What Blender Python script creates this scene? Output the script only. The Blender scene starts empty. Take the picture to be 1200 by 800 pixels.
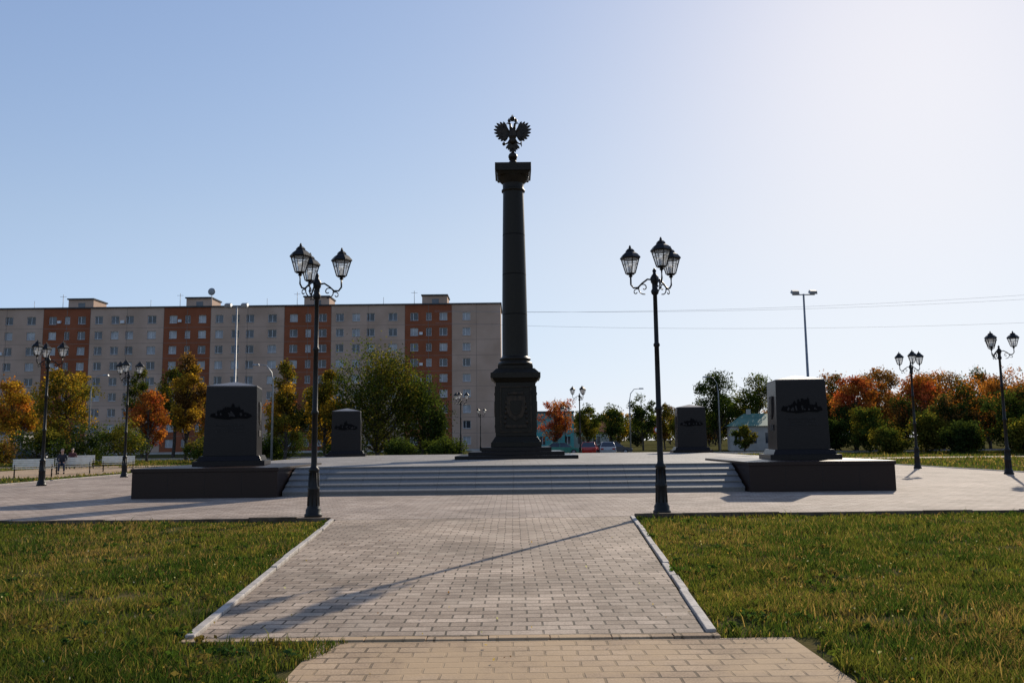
import bpy, math, random
import numpy as np
from mathutils import Vector, Matrix
R=math.radians
SC=bpy.context.scene
COL=SC.collection
random.seed(5)
# ---------------------------------------------------------------- materials
def newmat(name):
    m=bpy.data.materials.new(name); m.use_nodes=True
    nt=m.node_tree; b=nt.nodes['Principled BSDF']
    return m,nt,b
def N(nt,t,**kw):
    n=nt.nodes.new(t)
    for k,v in kw.items(): setattr(n,k,v)
    return n
def pmat(name,c1,c2,rough=.6,scale=5,bump=0.0,metal=0,detail=6,bscale=None,lo=.35,hi=.65,spec=.5):
    m,nt,b=newmat(name); L=nt.links
    tc=N(nt,'ShaderNodeTexCoord'); no=N(nt,'ShaderNodeTexNoise')
    no.inputs['Scale'].default_value=scale; no.inputs['Detail'].default_value=detail
    L.new(tc.outputs['Object'],no.inputs['Vector'])
    r=N(nt,'ShaderNodeValToRGB'); r.color_ramp.elements[0].position=lo; r.color_ramp.elements[1].position=hi
    r.color_ramp.elements[0].color=(*c1,1); r.color_ramp.elements[1].color=(*c2,1)
    L.new(no.outputs['Fac'],r.inputs['Fac']); L.new(r.outputs['Color'],b.inputs['Base Color'])
    b.inputs['Roughness'].default_value=rough; b.inputs['Metallic'].default_value=metal
    b.inputs['Specular IOR Level'].default_value=spec
    if bump>0:
        n2=N(nt,'ShaderNodeTexNoise'); n2.inputs['Scale'].default_value=bscale or scale*4; n2.inputs['Detail'].default_value=5
        L.new(tc.outputs['Object'],n2.inputs['Vector'])
        bp=N(nt,'ShaderNodeBump'); bp.inputs['Strength'].default_value=bump; bp.inputs['Distance'].default_value=.02
        L.new(n2.outputs['Fac'],bp.inputs['Height']); L.new(bp.outputs['Normal'],b.inputs['Normal'])
    return m
def brickmat(name,c1,c2,mortar,bw,rh,ms,stain,rough=.75,dirt=None,dlo=.5,dhi=.65,bias=0.0,offset=.5,dmax=1.0):
    m,nt,b=newmat(name); L=nt.links
    tc=N(nt,'ShaderNodeTexCoord')
    wn=N(nt,'ShaderNodeTexNoise'); wn.inputs['Scale'].default_value=1.3
    L.new(tc.outputs['Object'],wn.inputs['Vector'])
    wm=N(nt,'ShaderNodeVectorMath',operation='MULTIPLY_ADD'); wm.inputs[1].default_value=(.06,.06,0)
    L.new(wn.outputs['Color'],wm.inputs[0]); L.new(tc.outputs['Object'],wm.inputs[2])
    br=N(nt,'ShaderNodeTexBrick'); br.offset=offset
    br.inputs['Scale'].default_value=1; br.inputs['Brick Width'].default_value=bw; br.inputs['Row Height'].default_value=rh
    br.inputs['Mortar Size'].default_value=ms; br.inputs['Mortar Smooth'].default_value=.3; br.inputs['Bias'].default_value=bias
    br.inputs['Color1'].default_value=(*c1,1); br.inputs['Color2'].default_value=(*c2,1); br.inputs['Mortar'].default_value=(*mortar,1)
    L.new(wm.outputs[0],br.inputs['Vector'])
    n1=N(nt,'ShaderNodeTexNoise'); n1.inputs['Scale'].default_value=.45; n1.inputs['Detail'].default_value=9
    n1.inputs['Roughness'].default_value=.7
    L.new(tc.outputs['Object'],n1.inputs['Vector'])
    r=N(nt,'ShaderNodeValToRGB'); r.color_ramp.elements[0].position=.38; r.color_ramp.elements[1].position=.62
    r.color_ramp.elements[0].color=(*stain,1); r.color_ramp.elements[1].color=(1.14,1.11,1.08,1)
    L.new(n1.outputs['Fac'],r.inputs['Fac'])
    mx=N(nt,'ShaderNodeMix',data_type='RGBA',blend_type='MULTIPLY'); mx.inputs['Factor'].default_value=1
    L.new(br.outputs['Color'],mx.inputs['A']); L.new(r.outputs['Color'],mx.inputs['B'])
    n2=N(nt,'ShaderNodeTexNoise'); n2.inputs['Scale'].default_value=60; n2.inputs['Detail'].default_value=3
    L.new(tc.outputs['Object'],n2.inputs['Vector'])
    r2=N(nt,'ShaderNodeValToRGB'); r2.color_ramp.elements[0].position=.3; r2.color_ramp.elements[1].position=.7
    r2.color_ramp.elements[0].color=(.72,.72,.72,1); r2.color_ramp.elements[1].color=(1.2,1.2,1.2,1)
    L.new(n2.outputs['Fac'],r2.inputs['Fac'])
    m2=N(nt,'ShaderNodeMix',data_type='RGBA',blend_type='MULTIPLY'); m2.inputs['Factor'].default_value=1
    L.new(mx.outputs['Result'],m2.inputs['A']); L.new(r2.outputs['Color'],m2.inputs['B'])
    out=m2.outputs['Result']
    if dirt:
        n3=N(nt,'ShaderNodeTexNoise'); n3.inputs['Scale'].default_value=1.1; n3.inputs['Detail'].default_value=9; n3.inputs['Roughness'].default_value=.7
        L.new(tc.outputs['Object'],n3.inputs['Vector'])
        r3=N(nt,'ShaderNodeValToRGB'); r3.color_ramp.elements[0].position=dlo; r3.color_ramp.elements[1].position=dhi
        r3.color_ramp.elements[1].color=(dmax,dmax,dmax,1)
        L.new(n3.outputs['Fac'],r3.inputs['Fac'])
        m3=N(nt,'ShaderNodeMix',data_type='RGBA'); m3.inputs['B'].default_value=(*dirt,1)
        L.new(r3.outputs['Color'],m3.inputs['Factor']); L.new(out,m3.inputs['A']); out=m3.outputs['Result']
    L.new(out,b.inputs['Base Color']); b.inputs['Roughness'].default_value=rough; b.inputs['Specular IOR Level'].default_value=.2
    inv=N(nt,'ShaderNodeMath',operation='SUBTRACT'); inv.inputs[0].default_value=1; L.new(br.outputs['Fac'],inv.inputs[1])
    ad=N(nt,'ShaderNodeMath',operation='MULTIPLY_ADD'); ad.inputs[1].default_value=.3
    L.new(n2.outputs['Fac'],ad.inputs[0]); L.new(inv.outputs[0],ad.inputs[2])
    bp=N(nt,'ShaderNodeBump'); bp.inputs['Strength'].default_value=.6; bp.inputs['Distance'].default_value=.008
    L.new(ad.outputs[0],bp.inputs['Height']); L.new(bp.outputs['Normal'],b.inputs['Normal'])
    return m
def leafmat(name,trans=.45,boost=(1.5,1.6,.8)):
    m,nt,b=newmat(name); L=nt.links
    nt.nodes.remove(b); out=nt.nodes['Material Output']
    at=N(nt,'ShaderNodeAttribute',attribute_name='Col')
    d=N(nt,'ShaderNodeBsdfDiffuse'); t=N(nt,'ShaderNodeBsdfTranslucent')
    br=N(nt,'ShaderNodeMix',data_type='RGBA',blend_type='MULTIPLY'); br.inputs['Factor'].default_value=1; br.inputs['B'].default_value=(*boost,1)
    L.new(at.outputs['Color'],br.inputs['A'])
    L.new(at.outputs['Color'],d.inputs['Color']); L.new(br.outputs['Result'],t.inputs['Color'])
    m1=N(nt,'ShaderNodeMixShader'); m1.inputs[0].default_value=trans
    L.new(d.outputs[0],m1.inputs[1]); L.new(t.outputs[0],m1.inputs[2])
    L.new(m1.outputs[0],out.inputs['Surface'])
    return m
M={}
M['black']=pmat('black_painted_iron',(.006,.006,.006),(.014,.013,.012),.45,8,.15,0,spec=.25)
M['granite']=pmat('dark_polished_granite',(.006,.005,.005),(.024,.018,.017),.28,90,.0,0,3,spec=.16)
M['granite_rough']=pmat('dark_rough_granite',(.003,.003,.003),(.007,.006,.006),.8,60,.2,spec=.1)
M['granite_cut']=pmat('engraved_granite',(.022,.020,.018),(.045,.04,.037),.6,60,.2,spec=.2)
M['granite_skytop']=pmat('sky_sheen_granite',(.10,.09,.085),(.19,.17,.16),.45,80,.05)  # granite made paler to paint in the sky reflected on pedestal tops
M['redgranite']=pmat('red_brown_granite',(.013,.008,.006),(.036,.020,.016),.32,70,0,spec=.2)
M['bronze']=pmat('patinated_bronze',(.013,.008,.004),(.038,.023,.011),.45,6,.1,.5)
M['colgranite']=pmat('column_granite',(.010,.008,.005),(.028,.022,.014),.4,50,.05,spec=.16)
M['stepstone']=pmat('grey_granite_steps',(.12,.115,.108),(.23,.218,.20),.65,40,.2,spec=.3)
M['kerb']=pmat('concrete_kerb',(.30,.265,.23),(.46,.41,.36),.85,6,.4)
M['kerbdark']=pmat('stained_shadowed_kerb',(.07,.048,.03),(.15,.11,.078),.9,5,.4,spec=.2)  # dark brown holds worn dirt plus the kerb's shadow line, painted in
M['path']=brickmat('path_pavers',(.29,.222,.165),(.47,.375,.29),(.10,.078,.055),.27,.165,.011,(.66,.64,.62),.85,dirt=(.45,.365,.275),dlo=.52,dhi=.72,dmax=.55)
M['oldpath']=brickmat('old_path_pavers',(.34,.245,.165),(.47,.35,.235),(.15,.11,.07),.25,.15,.012,(.70,.65,.58),.9,dirt=(.43,.30,.175),dlo=.40,dhi=.58,dmax=.9)
M['plaza']=brickmat('plaza_pavers',(.31,.243,.193),(.44,.36,.295),(.12,.098,.078),.3,.2,.011,(.70,.67,.65),.85,dirt=(.43,.355,.29),dlo=.5,dhi=.7,dmax=.5)
M['platform']=brickmat('platform_granite_slabs',(.22,.20,.18),(.32,.295,.265),(.08,.08,.08),.6,.6,.012,(.8,.8,.8),.7)
M['asphalt']=pmat('asphalt',(.045,.045,.045),(.07,.068,.065),.85,3,.3,bscale=80,spec=.2)
M['paint']=pmat('road_paint',(.6,.6,.58),(.8,.8,.78),.7,8)
M['soil']=pmat('lawn_soil',(.04,.050,.013),(.12,.095,.042),.98,1.6,.5,bscale=30,spec=0)
M['leaf']=leafmat('leaves',.46,(1.5,1.35,.7)); M['grass']=leafmat('grass_blades',.47,(1.55,1.45,.7))
M['bark']=pmat('bark',(.03,.025,.02),(.10,.085,.07),.9,6,.5,spec=.1)
M['cream']=pmat('cream_panel',(.42,.29,.21),(.53,.375,.285),.9,.22,.1,detail=9,spec=.2)
M['orange']=pmat('terracotta_panel',(.23,.072,.032),(.30,.096,.045),.9,.3,.1,detail=8,spec=.2)
M['seam']=pmat('panel_seam',(.20,.15,.12),(.26,.20,.17),.9,2,spec=.1)
M['white']=pmat('white_frame',(.6,.6,.6),(.75,.75,.74),.5,3)
M['glass']=pmat('window_glass',(.03,.035,.045),(.09,.10,.12),.08,.25,0,lo=.45,hi=.6)
M['curtain']=pmat('curtained_window',(.22,.23,.25),(.42,.42,.42),.25,.5)
M['roof']=pmat('roof_felt',(.06,.06,.06),(.1,.1,.1),.9,1,spec=.1)
M['teal']=pmat('teal_cladding',(.05,.28,.28),(.08,.36,.35),.6,1)
M['greenroof']=pmat('green_metal_roof',(.05,.14,.10),(.09,.2,.15),.6,1,spec=.2)
M['render']=pmat('pale_render',(.36,.34,.30),(.47,.44,.40),.85,1)
M['slat']=pmat('bench_slats',(.72,.62,.46),(.82,.74,.6),.5,4,.2)
M['rubber']=pmat('tyre_rubber',(.012,.012,.012),(.025,.025,.025),.8,8)
M['steel']=pmat('galvanised_steel',(.20,.21,.22),(.30,.31,.32),.5,4,0,.3)
M['skin']=pmat('skin',(.42,.25,.18),(.5,.31,.23),.5,5)
M['jacket']=pmat('dark_jacket',(.015,.016,.022),(.035,.035,.045),.85,12,.2)
M['maroon']=pmat('maroon_jacket',(.06,.018,.02),(.09,.028,.03),.85,12,.2)
M['jeans']=pmat('jeans',(.02,.026,.045),(.035,.045,.07),.85,12,.2)
M['hair']=pmat('hair',(.02,.012,.008),(.05,.03,.02),.6,30)
M['red']=pmat('red_car_paint',(.4,.02,.015),(.45,.03,.02),.25,2)
M['darkcar']=pmat('dark_car_paint',(.015,.02,.03),(.03,.035,.045),.2,2)
M['whitecar']=pmat('silver_car_paint',(.35,.36,.37),(.4,.41,.42),.3,2)
M['greencar']=pmat('green_car_paint',(.02,.18,.12),(.03,.22,.15),.3,2)
M['taillight']=pmat('tail_light',(.3,.01,.01),(.4,.02,.02),.2,2)
def lampglass():
    m,nt,b=newmat('lantern_glass'); L=nt.links; out=nt.nodes['Material Output']
    t=N(nt,'ShaderNodeBsdfTransparent'); t.inputs['Color'].default_value=(.95,.96,.97,1)
    b.inputs['Base Color'].default_value=(.75,.76,.76,1); b.inputs['Roughness'].default_value=.15
    tr=N(nt,'ShaderNodeBsdfTranslucent'); tr.inputs['Color'].default_value=(.8,.8,.8,1)
    a=N(nt,'ShaderNodeMixShader'); a.inputs[0].default_value=.5; L.new(b.outputs[0],a.inputs[1]); L.new(tr.outputs[0],a.inputs[2])
    x=N(nt,'ShaderNodeMixShader'); x.inputs[0].default_value=.42
    L.new(t.outputs[0],x.inputs[1]); L.new(a.outputs[0],x.inputs[2]); L.new(x.outputs[0],out.inputs['Surface'])
    return m
M['lglass']=lampglass()
# ---------------------------------------------------------------- mesh builder
class MB:
    def __init__(s): s.v=[]; s.f=[]; s.m=[]; s.mats=[]; s.sm=[]; s.T=Matrix.Identity(4)
    def mi(s,k):
        if k not in s.mats: s.mats.append(k)
        return s.mats.index(k)
    def add(s,vs,fs,k,smooth=False):
        o=len(s.v); i=s.mi(k)
        for p in vs: s.v.append(tuple(s.T@Vector(p)))
        for f in fs: s.f.append([a+o for a in f]); s.m.append(i); s.sm.append(smooth)
    def box(s,x0,x1,y0,y1,z0,z1,k,tx=0,ty=0):
        v=[(x0,y0,z0),(x1,y0,z0),(x1,y1,z0),(x0,y1,z0),(x0+tx,y0+ty,z1),(x1-tx,y0+ty,z1),(x1-tx,y1-ty,z1),(x0+tx,y1-ty,z1)]
        s.add(v,[(3,2,1,0),(4,5,6,7),(0,1,5,4),(1,2,6,5),(2,3,7,6),(3,0,4,7)],k)
    def lathe(s,prof,n,k,smooth=True,rot=0,c=(0,0)):
        v=[];f=[]
        for r,z in prof:
            for i in range(n):
                a=rot+2*math.pi*i/n; v.append((c[0]+r*math.cos(a),c[1]+r*math.sin(a),z))
        for j in range(len(prof)-1):
            for i in range(n):
                a=j*n+i;b=j*n+(i+1)%n; f.append((a,b,b+n,a+n))
        f.append(tuple(reversed(range(n)))); f.append(tuple(range((len(prof)-1)*n,len(prof)*n)))
        s.add(v,f,k,smooth)
    def tube(s,pts,rad,n,k,smooth=True):
        P=[Vector(p) for p in pts]; 
        if not hasattr(rad,'__len__'): rad=[rad]*len(P)
        v=[];f=[]; up=Vector((0,0,1))
        for j,p in enumerate(P):
            t=(P[min(j+1,len(P)-1)]-P[max(j-1,0)]).normalized()
            u=t.cross(up)
            if u.length<.05: u=t.cross(Vector((0,1,0)))
            u.normalize(); w=t.cross(u)
            for i in range(n):
                a=2*math.pi*i/n; v.append(tuple(p+rad[j]*(math.cos(a)*u+math.sin(a)*w)))
        for j in range(len(P)-1):
            for i in range(n):
                a=j*n+i;b=j*n+(i+1)%n; f.append((a,b,b+n,a+n))
        f.append(tuple(reversed(range(n)))); f.append(tuple(range((len(P)-1)*n,len(P)*n)))
        s.add(v,f,k,smooth)
    def prism(s,poly,d0,d1,k,axis='y'):
        n=len(poly)
        if axis=='y': v=[(a,d0,b) for a,b in poly]+[(a,d1,b) for a,b in poly]
        elif axis=='x': v=[(d0,a,b) for a,b in poly]+[(d1,a,b) for a,b in poly]
        else: v=[(a,b,d0) for a,b in poly]+[(a,b,d1) for a,b in poly]
        f=[tuple(range(n)),tuple(reversed(range(n,2*n)))]
        for i in range(n): j=(i+1)%n; f.append((j,i,i+n,j+n))
        s.add(v,f,k)
    def ell(s,c,r,k,n=10):
        v=[];f=[]
        for j in range(n+1):
            ph=math.pi*j/n
            for i in range(n*2):
                a=math.pi*i/n; v.append((c[0]+r[0]*math.sin(ph)*math.cos(a),c[1]+r[1]*math.sin(ph)*math.sin(a),c[2]+r[2]*math.cos(ph)))
        for j in range(n):
            for i in range(2*n):
                a=j*2*n+i;b=j*2*n+(i+1)%(2*n); f.append((a,a+2*n,b+2*n,b))
        s.add(v,f,k,True)
    def obj(s,name,parent=None,bevel=0):
        me=bpy.data.meshes.new(name); me.from_pydata(s.v,[],s.f)
        for k in s.mats: me.materials.append(M[k])
        me.polygons.foreach_set('material_index',s.m); me.polygons.foreach_set('use_smooth',s.sm)
        me.update()
        o=bpy.data.objects.new(name,me); COL.objects.link(o)
        if parent: o.parent=parent
        if bevel:
            b=o.modifiers.new('bevel','BEVEL'); b.width=bevel; b.segments=2; b.limit_method='ANGLE'; b.angle_limit=R(40)
        return o
def empty(name,loc=(0,0,0),rz=0):
    e=bpy.data.objects.new(name,None); e.location=loc; e.rotation_euler=(0,0,rz); COL.objects.link(e); return e
def npmesh(name,V,nper,mats,matidx=None,col=None):
    n=len(V); nf=n//nper
    me=bpy.data.meshes.new(name); me.vertices.add(n); me.vertices.foreach_set('co',V.astype(np.float32).ravel())
    me.loops.add(n); me.loops.foreach_set('vertex_index',np.arange(n,dtype=np.int32))
    me.polygons.add(nf); me.polygons.foreach_set('loop_start',np.arange(0,n,nper,dtype=np.int32))
    for k in mats: me.materials.append(M[k])
    if matidx is not None: me.polygons.foreach_set('material_index',matidx.astype(np.int32))
    if col is not None:
        a=me.color_attributes.new('Col','FLOAT_COLOR','POINT')
        c=np.ones((n,4),np.float32); c[:,:3]=col; a.data.foreach_set('color',c.ravel())
    me.update(calc_edges=True)
    o=bpy.data.objects.new(name,me); COL.objects.link(o); return o
# ---------------------------------------------------------------- world, sun, camera
AZ,EL=R(28),R(26)
w=bpy.data.worlds.new('World'); SC.world=w; w.use_nodes=True; nt=w.node_tree; L=nt.links
sky=N(nt,'ShaderNodeTexSky',sky_type='NISHITA'); sky.sun_disc=False; sky.sun_elevation=EL; sky.sun_rotation=AZ
sky.air_density=1.0; sky.dust_density=.32; sky.ozone_density=1.0
bg=nt.nodes['Background']; bg.inputs[1].default_value=.10
# atmospheric haze: cooler near the horizon, soft highlight roll-off near the sun
tc=N(nt,'ShaderNodeTexCoord'); sx=N(nt,'ShaderNodeSeparateXYZ'); L.new(tc.outputs['Generated'],sx.inputs[0])
mr=N(nt,'ShaderNodeMapRange',interpolation_type='SMOOTHSTEP'); mr.inputs['From Min'].default_value=-.02; mr.inputs['From Max'].default_value=.26
mr.inputs['To Min'].default_value=1; mr.inputs['To Max'].default_value=0; L.new(sx.outputs['Z'],mr.inputs['Value'])
tint=N(nt,'ShaderNodeMix',data_type='RGBA'); tint.inputs['A'].default_value=(.99,1.0,1.28,1); tint.inputs['B'].default_value=(.60,.82,1.85,1)
L.new(mr.outputs[0],tint.inputs['Factor'])
mu=N(nt,'ShaderNodeMix',data_type='RGBA',blend_type='MULTIPLY'); mu.inputs['Factor'].default_value=1
L.new(sky.outputs[0],mu.inputs['A']); L.new(tint.outputs['Result'],mu.inputs['B'])
sp=N(nt,'ShaderNodeSeparateColor'); L.new(mu.outputs['Result'],sp.inputs[0]); cb=N(nt,'ShaderNodeCombineColor')
for i in range(3):
    a=N(nt,'ShaderNodeMath',operation='MULTIPLY'); a.inputs[1].default_value=-.20; L.new(sp.outputs[i],a.inputs[0])
    e=N(nt,'ShaderNodeMath',operation='EXPONENT'); L.new(a.outputs[0],e.inputs[0])
    s_=N(nt,'ShaderNodeMath',operation='MULTIPLY_ADD'); s_.inputs[1].default_value=-10; s_.inputs[2].default_value=10; L.new(e.outputs[0],s_.inputs[0])
    L.new(s_.outputs[0],cb.inputs[i])
L.new(cb.outputs[0],bg.inputs[0])
sl=bpy.data.lights.new('sun','SUN'); sl.energy=5; sl.angle=R(.5); sl.color=(1,.89,.73)
so=bpy.data.objects.new('sun',sl); COL.objects.link(so)
S=Vector((math.sin(AZ)*math.cos(EL),math.cos(AZ)*math.cos(EL),math.sin(EL)))
so.rotation_euler=S.to_track_quat('Z','Y').to_euler(); so.location=(40,60,60)
cd=bpy.data.cameras.new('camera'); cam=bpy.data.objects.new('camera',cd); COL.objects.link(cam); SC.camera=cam
cd.sensor_width=36; cd.lens=29.2; cd.clip_end=6000; cd.clip_start=.05
cam.matrix_world=Matrix.Translation((0,0,1.6))@Matrix.Rotation(R(90+6.86),4,'X')@Matrix.Rotation(R(-.65),4,'Z')
SC.view_settings.view_transform='Standard'
try: SC.view_settings.look='None'
except Exception: pass
SC.view_settings.exposure=0
# ---------------------------------------------------------------- ground
def sheet(name,poly,z0,z1,k):
    m=MB(); m.prism(poly,z0,z1,k,'z'); return m.obj(name)
m=MB(); m.add([(-2500,-800,0),(2500,-800,0),(2500,4000,0),(-2500,4000,0)],[(0,1,2,3)],'soil'); m.obj('ground')
def xl(y): return -2.72-1.08*(y-7.05)/10.55
def xr(y): return 1.66+.84*(y-7.05)/10.55
Y0,Y1=7.05,17.6
sheet('plaza_pavement',[(-21.5,Y1),(22,Y1),(22,62),(-21.5,62)],-.1,.03,'plaza')
sheet('path',[(xl(Y0)+.1,Y0),(xr(Y0)-.1,Y0),(xr(Y1)-.1,Y1-.002),(xl(Y1)+.1,Y1-.002)],-.1,.026,'path')
sheet('old_path',[(-1.58,-12),(2.3,-12),(2.22,Y0-.13),(-1.57,Y0-.13)],-.1,.014,'oldpath')
m=MB()
for a,b,sg in ((xl(Y0),xl(Y1),1),(xr(Y0),xr(Y1),-1)):
    n=11
    for i in range(n):
        t0=i/n+.0006;t1=(i+1)/n-.0006; ya=Y0+(Y1-.1-Y0)*t0; yb=Y0+(Y1-.1-Y0)*t1
        xa=a+(b-a)*t0; xb=a+(b-a)*t1; dz=random.uniform(-.006,.006); dx=random.uniform(-.012,.012)
        m.prism([(xa+dx,ya),(xa+dx+sg*.08,ya),(xb+dx+sg*.08,yb),(xb+dx,yb)],-.05,.052+dz,'kerb','z')
m.obj('path_kerb',bevel=.008)
m=MB(); x=xl(Y0)
while x<xr(Y0)-.1:
    x2=min(x+.5,xr(Y0)); m.box(x+.003,x2-.003,Y0-.12,Y0-.004,-.05,.030+random.uniform(-.004,.004),'oldpath'); x=x2
m.obj('path_end_kerb',bevel=.006)
m=MB()
for a,b in ((-21.5,xl(Y1)),(xr(Y1),22)):
    x=a
    while x<b-.2:
        x2=min(x+1,b); m.box(x+.004,x2-.004,Y1-.1,Y1-.003,-.05,.085+random.uniform(-.012,.012),'kerbdark'); x=x2
for xx in (-21.6,22.003):
    y=Y1
    while y<62: m.box(xx,xx+.098,y+.004,y+.996,-.05,.07,'kerb'); y+=1
m.obj('plaza_kerb',bevel=.008)
sheet('bench_pavement',[(-34,43),(-24,43),(-24,62),(-34,62)],-.1,.012,'oldpath')
sheet('side_footpath',[(-60,63),(60,63),(60,67),(-60,67)],-.1,.02,'oldpath')
sheet('road',[(-220,88),(220,88),(220,97),(-220,97)],-.1,.01,'asphalt')
m=MB()
m.box(-220,220,87.85,88,-.05,.13,'kerb'); m.box(-220,220,97,97.15,-.05,.13,'kerb'); m.obj('road_kerb')
m=MB()
for i in range(70): m.box(-215+i*6,-212+i*6,92.45,92.57,.0,.014,'paint')
m.obj('road_markings')
# ---------------------------------------------------------------- monument terrace
m=MB(); prof=[(25.4,-.05)]
for i in range(5):
    y=25.4+.36*i; z=.17*(i+1)
    prof+= [(y,z-.045),(y-.025,z-.045),(y-.025,z)] 
prof+=[(27.5,.85),(27.5,-.05)]
x=-6.98; 
while x<6.97:
    x2=min(x+1.163,6.98); m.prism([(a,b) for a,b in prof],x+.003,x2-.003,'stepstone','x'); x=x2
m.obj('granite_steps')
m=MB(); m.box(-11.2,11.2,27.502,52,-.05,.847,'platform'); m.obj('terrace_platform',bevel=.01)
for sx in (-1,1):
    m=MB(); a,b=sorted((sx*7.0,sx*11.4))
    m.box(a+.03,b-.03,25.03,30.6,-.05,.80,'redgranite'); m.box(a,b,25.0,30.63,.803,.915,'redgranite')
    for j in range(1,4):
        xx=a+(b-a)*j/4; m.box(xx-.006,xx+.006,25.026,25.2,0,.8,'black')
    m.obj('terrace_cheek_wall',bevel=.01)
def stele(x,y,z,rz,seed,sx):
    rnd=random.Random(seed)
    m=MB()
    m.box(-1.12,1.12,-1.12,1.12,0,.16,'granite',.0,.0); m.box(-1.0,1.0,-1.0,1.0,.163,.32,'granite',.07,.07)
    m.box(-.84,.84,-.84,.84,.323,2.58,'granite',.045,.045)
    m.box(-.795,.795,-.795,.795,2.583,2.62,'granite_skytop'); 
    m.add([(-.76,-.76,2.623),(.76,-.76,2.623),(.76,.76,2.623),(-.76,.76,2.623),(0,0,2.80)],[(0,1,4),(1,2,4),(2,3,4),(3,0,4),(3,2,1,0)],'granite_skytop')
    for q in range(4):
        m.T=Matrix.Rotation(q*math.pi/2,4,'Z')
        if q in (0,2):
            # carved fortress skyline: ragged hill with walls, towers and pitched roofs
            pts=[(-.66,1.60)]; xx=-.62
            while xx<.60:
                ww=rnd.uniform(.03,.1); hh=1.66+.30*math.exp(-((xx+.03)*2.4)**2)*rnd.uniform(.55,1.1)
                if rnd.random()<.45: pts+=[(xx,hh),(xx+ww*.5,hh+rnd.uniform(.05,.13)),(xx+ww,hh)]
                else: pts+=[(xx,hh),(xx+ww,hh+rnd.uniform(-.02,.02))]
                xx+=ww+.008
            pts+=[(.66,1.60),(.5,1.53),(.2,1.55),(-.1,1.50),(-.45,1.54)]
            m.prism(pts,-.848,-.80,'granite_rough')
            for i in range(16):
                xx=rnd.uniform(-.5,.5); hh=rnd.uniform(.03,.09); zz=rnd.uniform(1.57,1.72-.1*abs(xx)*2); m.box(xx-.025,xx+.025,-.854,-.81,zz,zz+hh,'granite_cut')
            for row,(zz,wid) in enumerate(((1.30,.52),(1.20,.40),(1.10,.46))):
                a=-wid
                while a<wid:
                    ww=rnd.uniform(.015,.035); 
                    if rnd.random()<.85: m.box(a,a+ww,-.842,-.79,zz,zz+.045,'granite_cut')
                    a+=ww+.016
        else:
            sh=[(-.26,2.1),(.26,2.1),(.26,1.6),(.2,1.45),(0,1.33),(-.2,1.45),(-.26,1.6)]
            m.prism(sh,-.845,-.79,'granite_cut'); m.prism([(a*.75,1.72+(b-1.72)*.78) for a,b in sh],-.86,-.80,'bronze')
            m.box(-.3,.3,-.85,-.79,.95,1.15,'granite_cut')
    m.T=Matrix.Identity(4)
    o=m.obj('granite_memorial_pedestal',bevel=.012); o.location=(x,y,z); o.rotation_euler=(0,0,rz); return o
stele(-9.42,28.2,.917,R(11),1,1); stele(9.60,28.2,.917,R(-7),2,-1)
stele(-9.75,49,.85,R(8),3,1); stele(10.4,49,.85,R(-6),4,-1)
# ---------------------------------------------------------------- victory column
cx,cy=.14,38.5
root=empty('victory_column',(cx,cy,.85))
m=MB()
m.box(-2.65,2.65,-2.65,2.65,0,.15,'granite'); m.box(-2.1,2.1,-2.1,2.1,.153,.31,'granite'); m.box(-1.55,1.55,-1.55,1.55,.313,.5,'granite')
m.box(-1.13,1.13,-1.13,1.13,.503,.72,'colgranite'); m.box(-1.1,1.1,-1.1,1.1,.723,.98,'colgranite',.16,.16)
m.box(-.92,.92,-.92,.92,.983,3.42,'colgranite',.02,.02)
m.box(-.92,.92,-.92,.92,3.423,3.6,'colgranite',-.14,-.14); m.box(-1.13,1.13,-1.13,1.13,3.603,3.85,'colgranite'); m.box(-1.07,1.07,-1.07,1.07,3.853,4.05,'colgranite',.2,.2)
for q in range(4):
    m.T=Matrix.Rotation(q*math.pi/2,4,'Z')
    m.box(-.72,.72,-.95,-.90,1.15,1.22,'bronze'); m.box(-.72,.72,-.95,-.90,3.18,3.25,'bronze')
    m.box(-.72,-.65,-.95,-.90,1.223,3.177,'bronze'); m.box(.65,.72,-.95,-.90,1.223,3.177,'bronze')
    sh=[(-.42,2.8),(.42,2.8),(.42,2.1),(.3,1.85),(0,1.65),(-.3,1.85),(-.42,2.1)]
    m.prism(sh,-.965,-.89,'bronze'); m.prism([(a*.6,2.25+(b-2.25)*.6) for a,b in sh],-.99,-.95,'colgranite')
    m.box(-.35,.35,-.985,-.9,2.86,2.98,'bronze'); m.box(-.5,.5,-.975,-.9,1.36,1.5,'bronze')
    for s in (-1,1):
        for i in range(5): m.ell((s*(.5-.02*i),-.93,1.62+.22*i),(.07,.03,.1),'bronze',5)
m.T=Matrix.Identity(4)
m.obj('pedestal',root,bevel=.015)
m=MB()
m.box(-.8,.8,-.8,.8,4.053,4.2,'colgranite')
pr=[(.76,4.203),(.80,4.26),(.80,4.34),(.75,4.4),(.68,4.43),(.68,4.47),(.72,4.5),(.72,4.56),(.66,4.62),(.61,4.66)]
for i in range(11):
    t=i/10; pr.append((.60-.11*t**1.4, 4.75+7.75*t))
pr+=[(.49,12.52),(.56,12.55),(.56,12.63),(.50,12.66),(.50,12.92),(.56,12.98),(.66,13.08),(.74,13.2),(.76,13.24)]
m.lathe(pr,48,'colgranite'); m.box(-.74,.74,-.74,.74,13.243,13.36,'colgranite',-.05,-.05); m.box(-.85,.85,-.85,.85,13.363,13.74,'colgranite')
m.box(-.6,.6,-.6,.6,13.743,13.84,'colgranite',.1,.1)
for z in (6.6,8.5,10.4): 
    r=.60-.11*((z-4.75)/7.75)**1.4; m.lathe([(r+.003,z),(r+.004,z+.02),(r+.003,z+.04)],48,'granite_rough')
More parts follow.
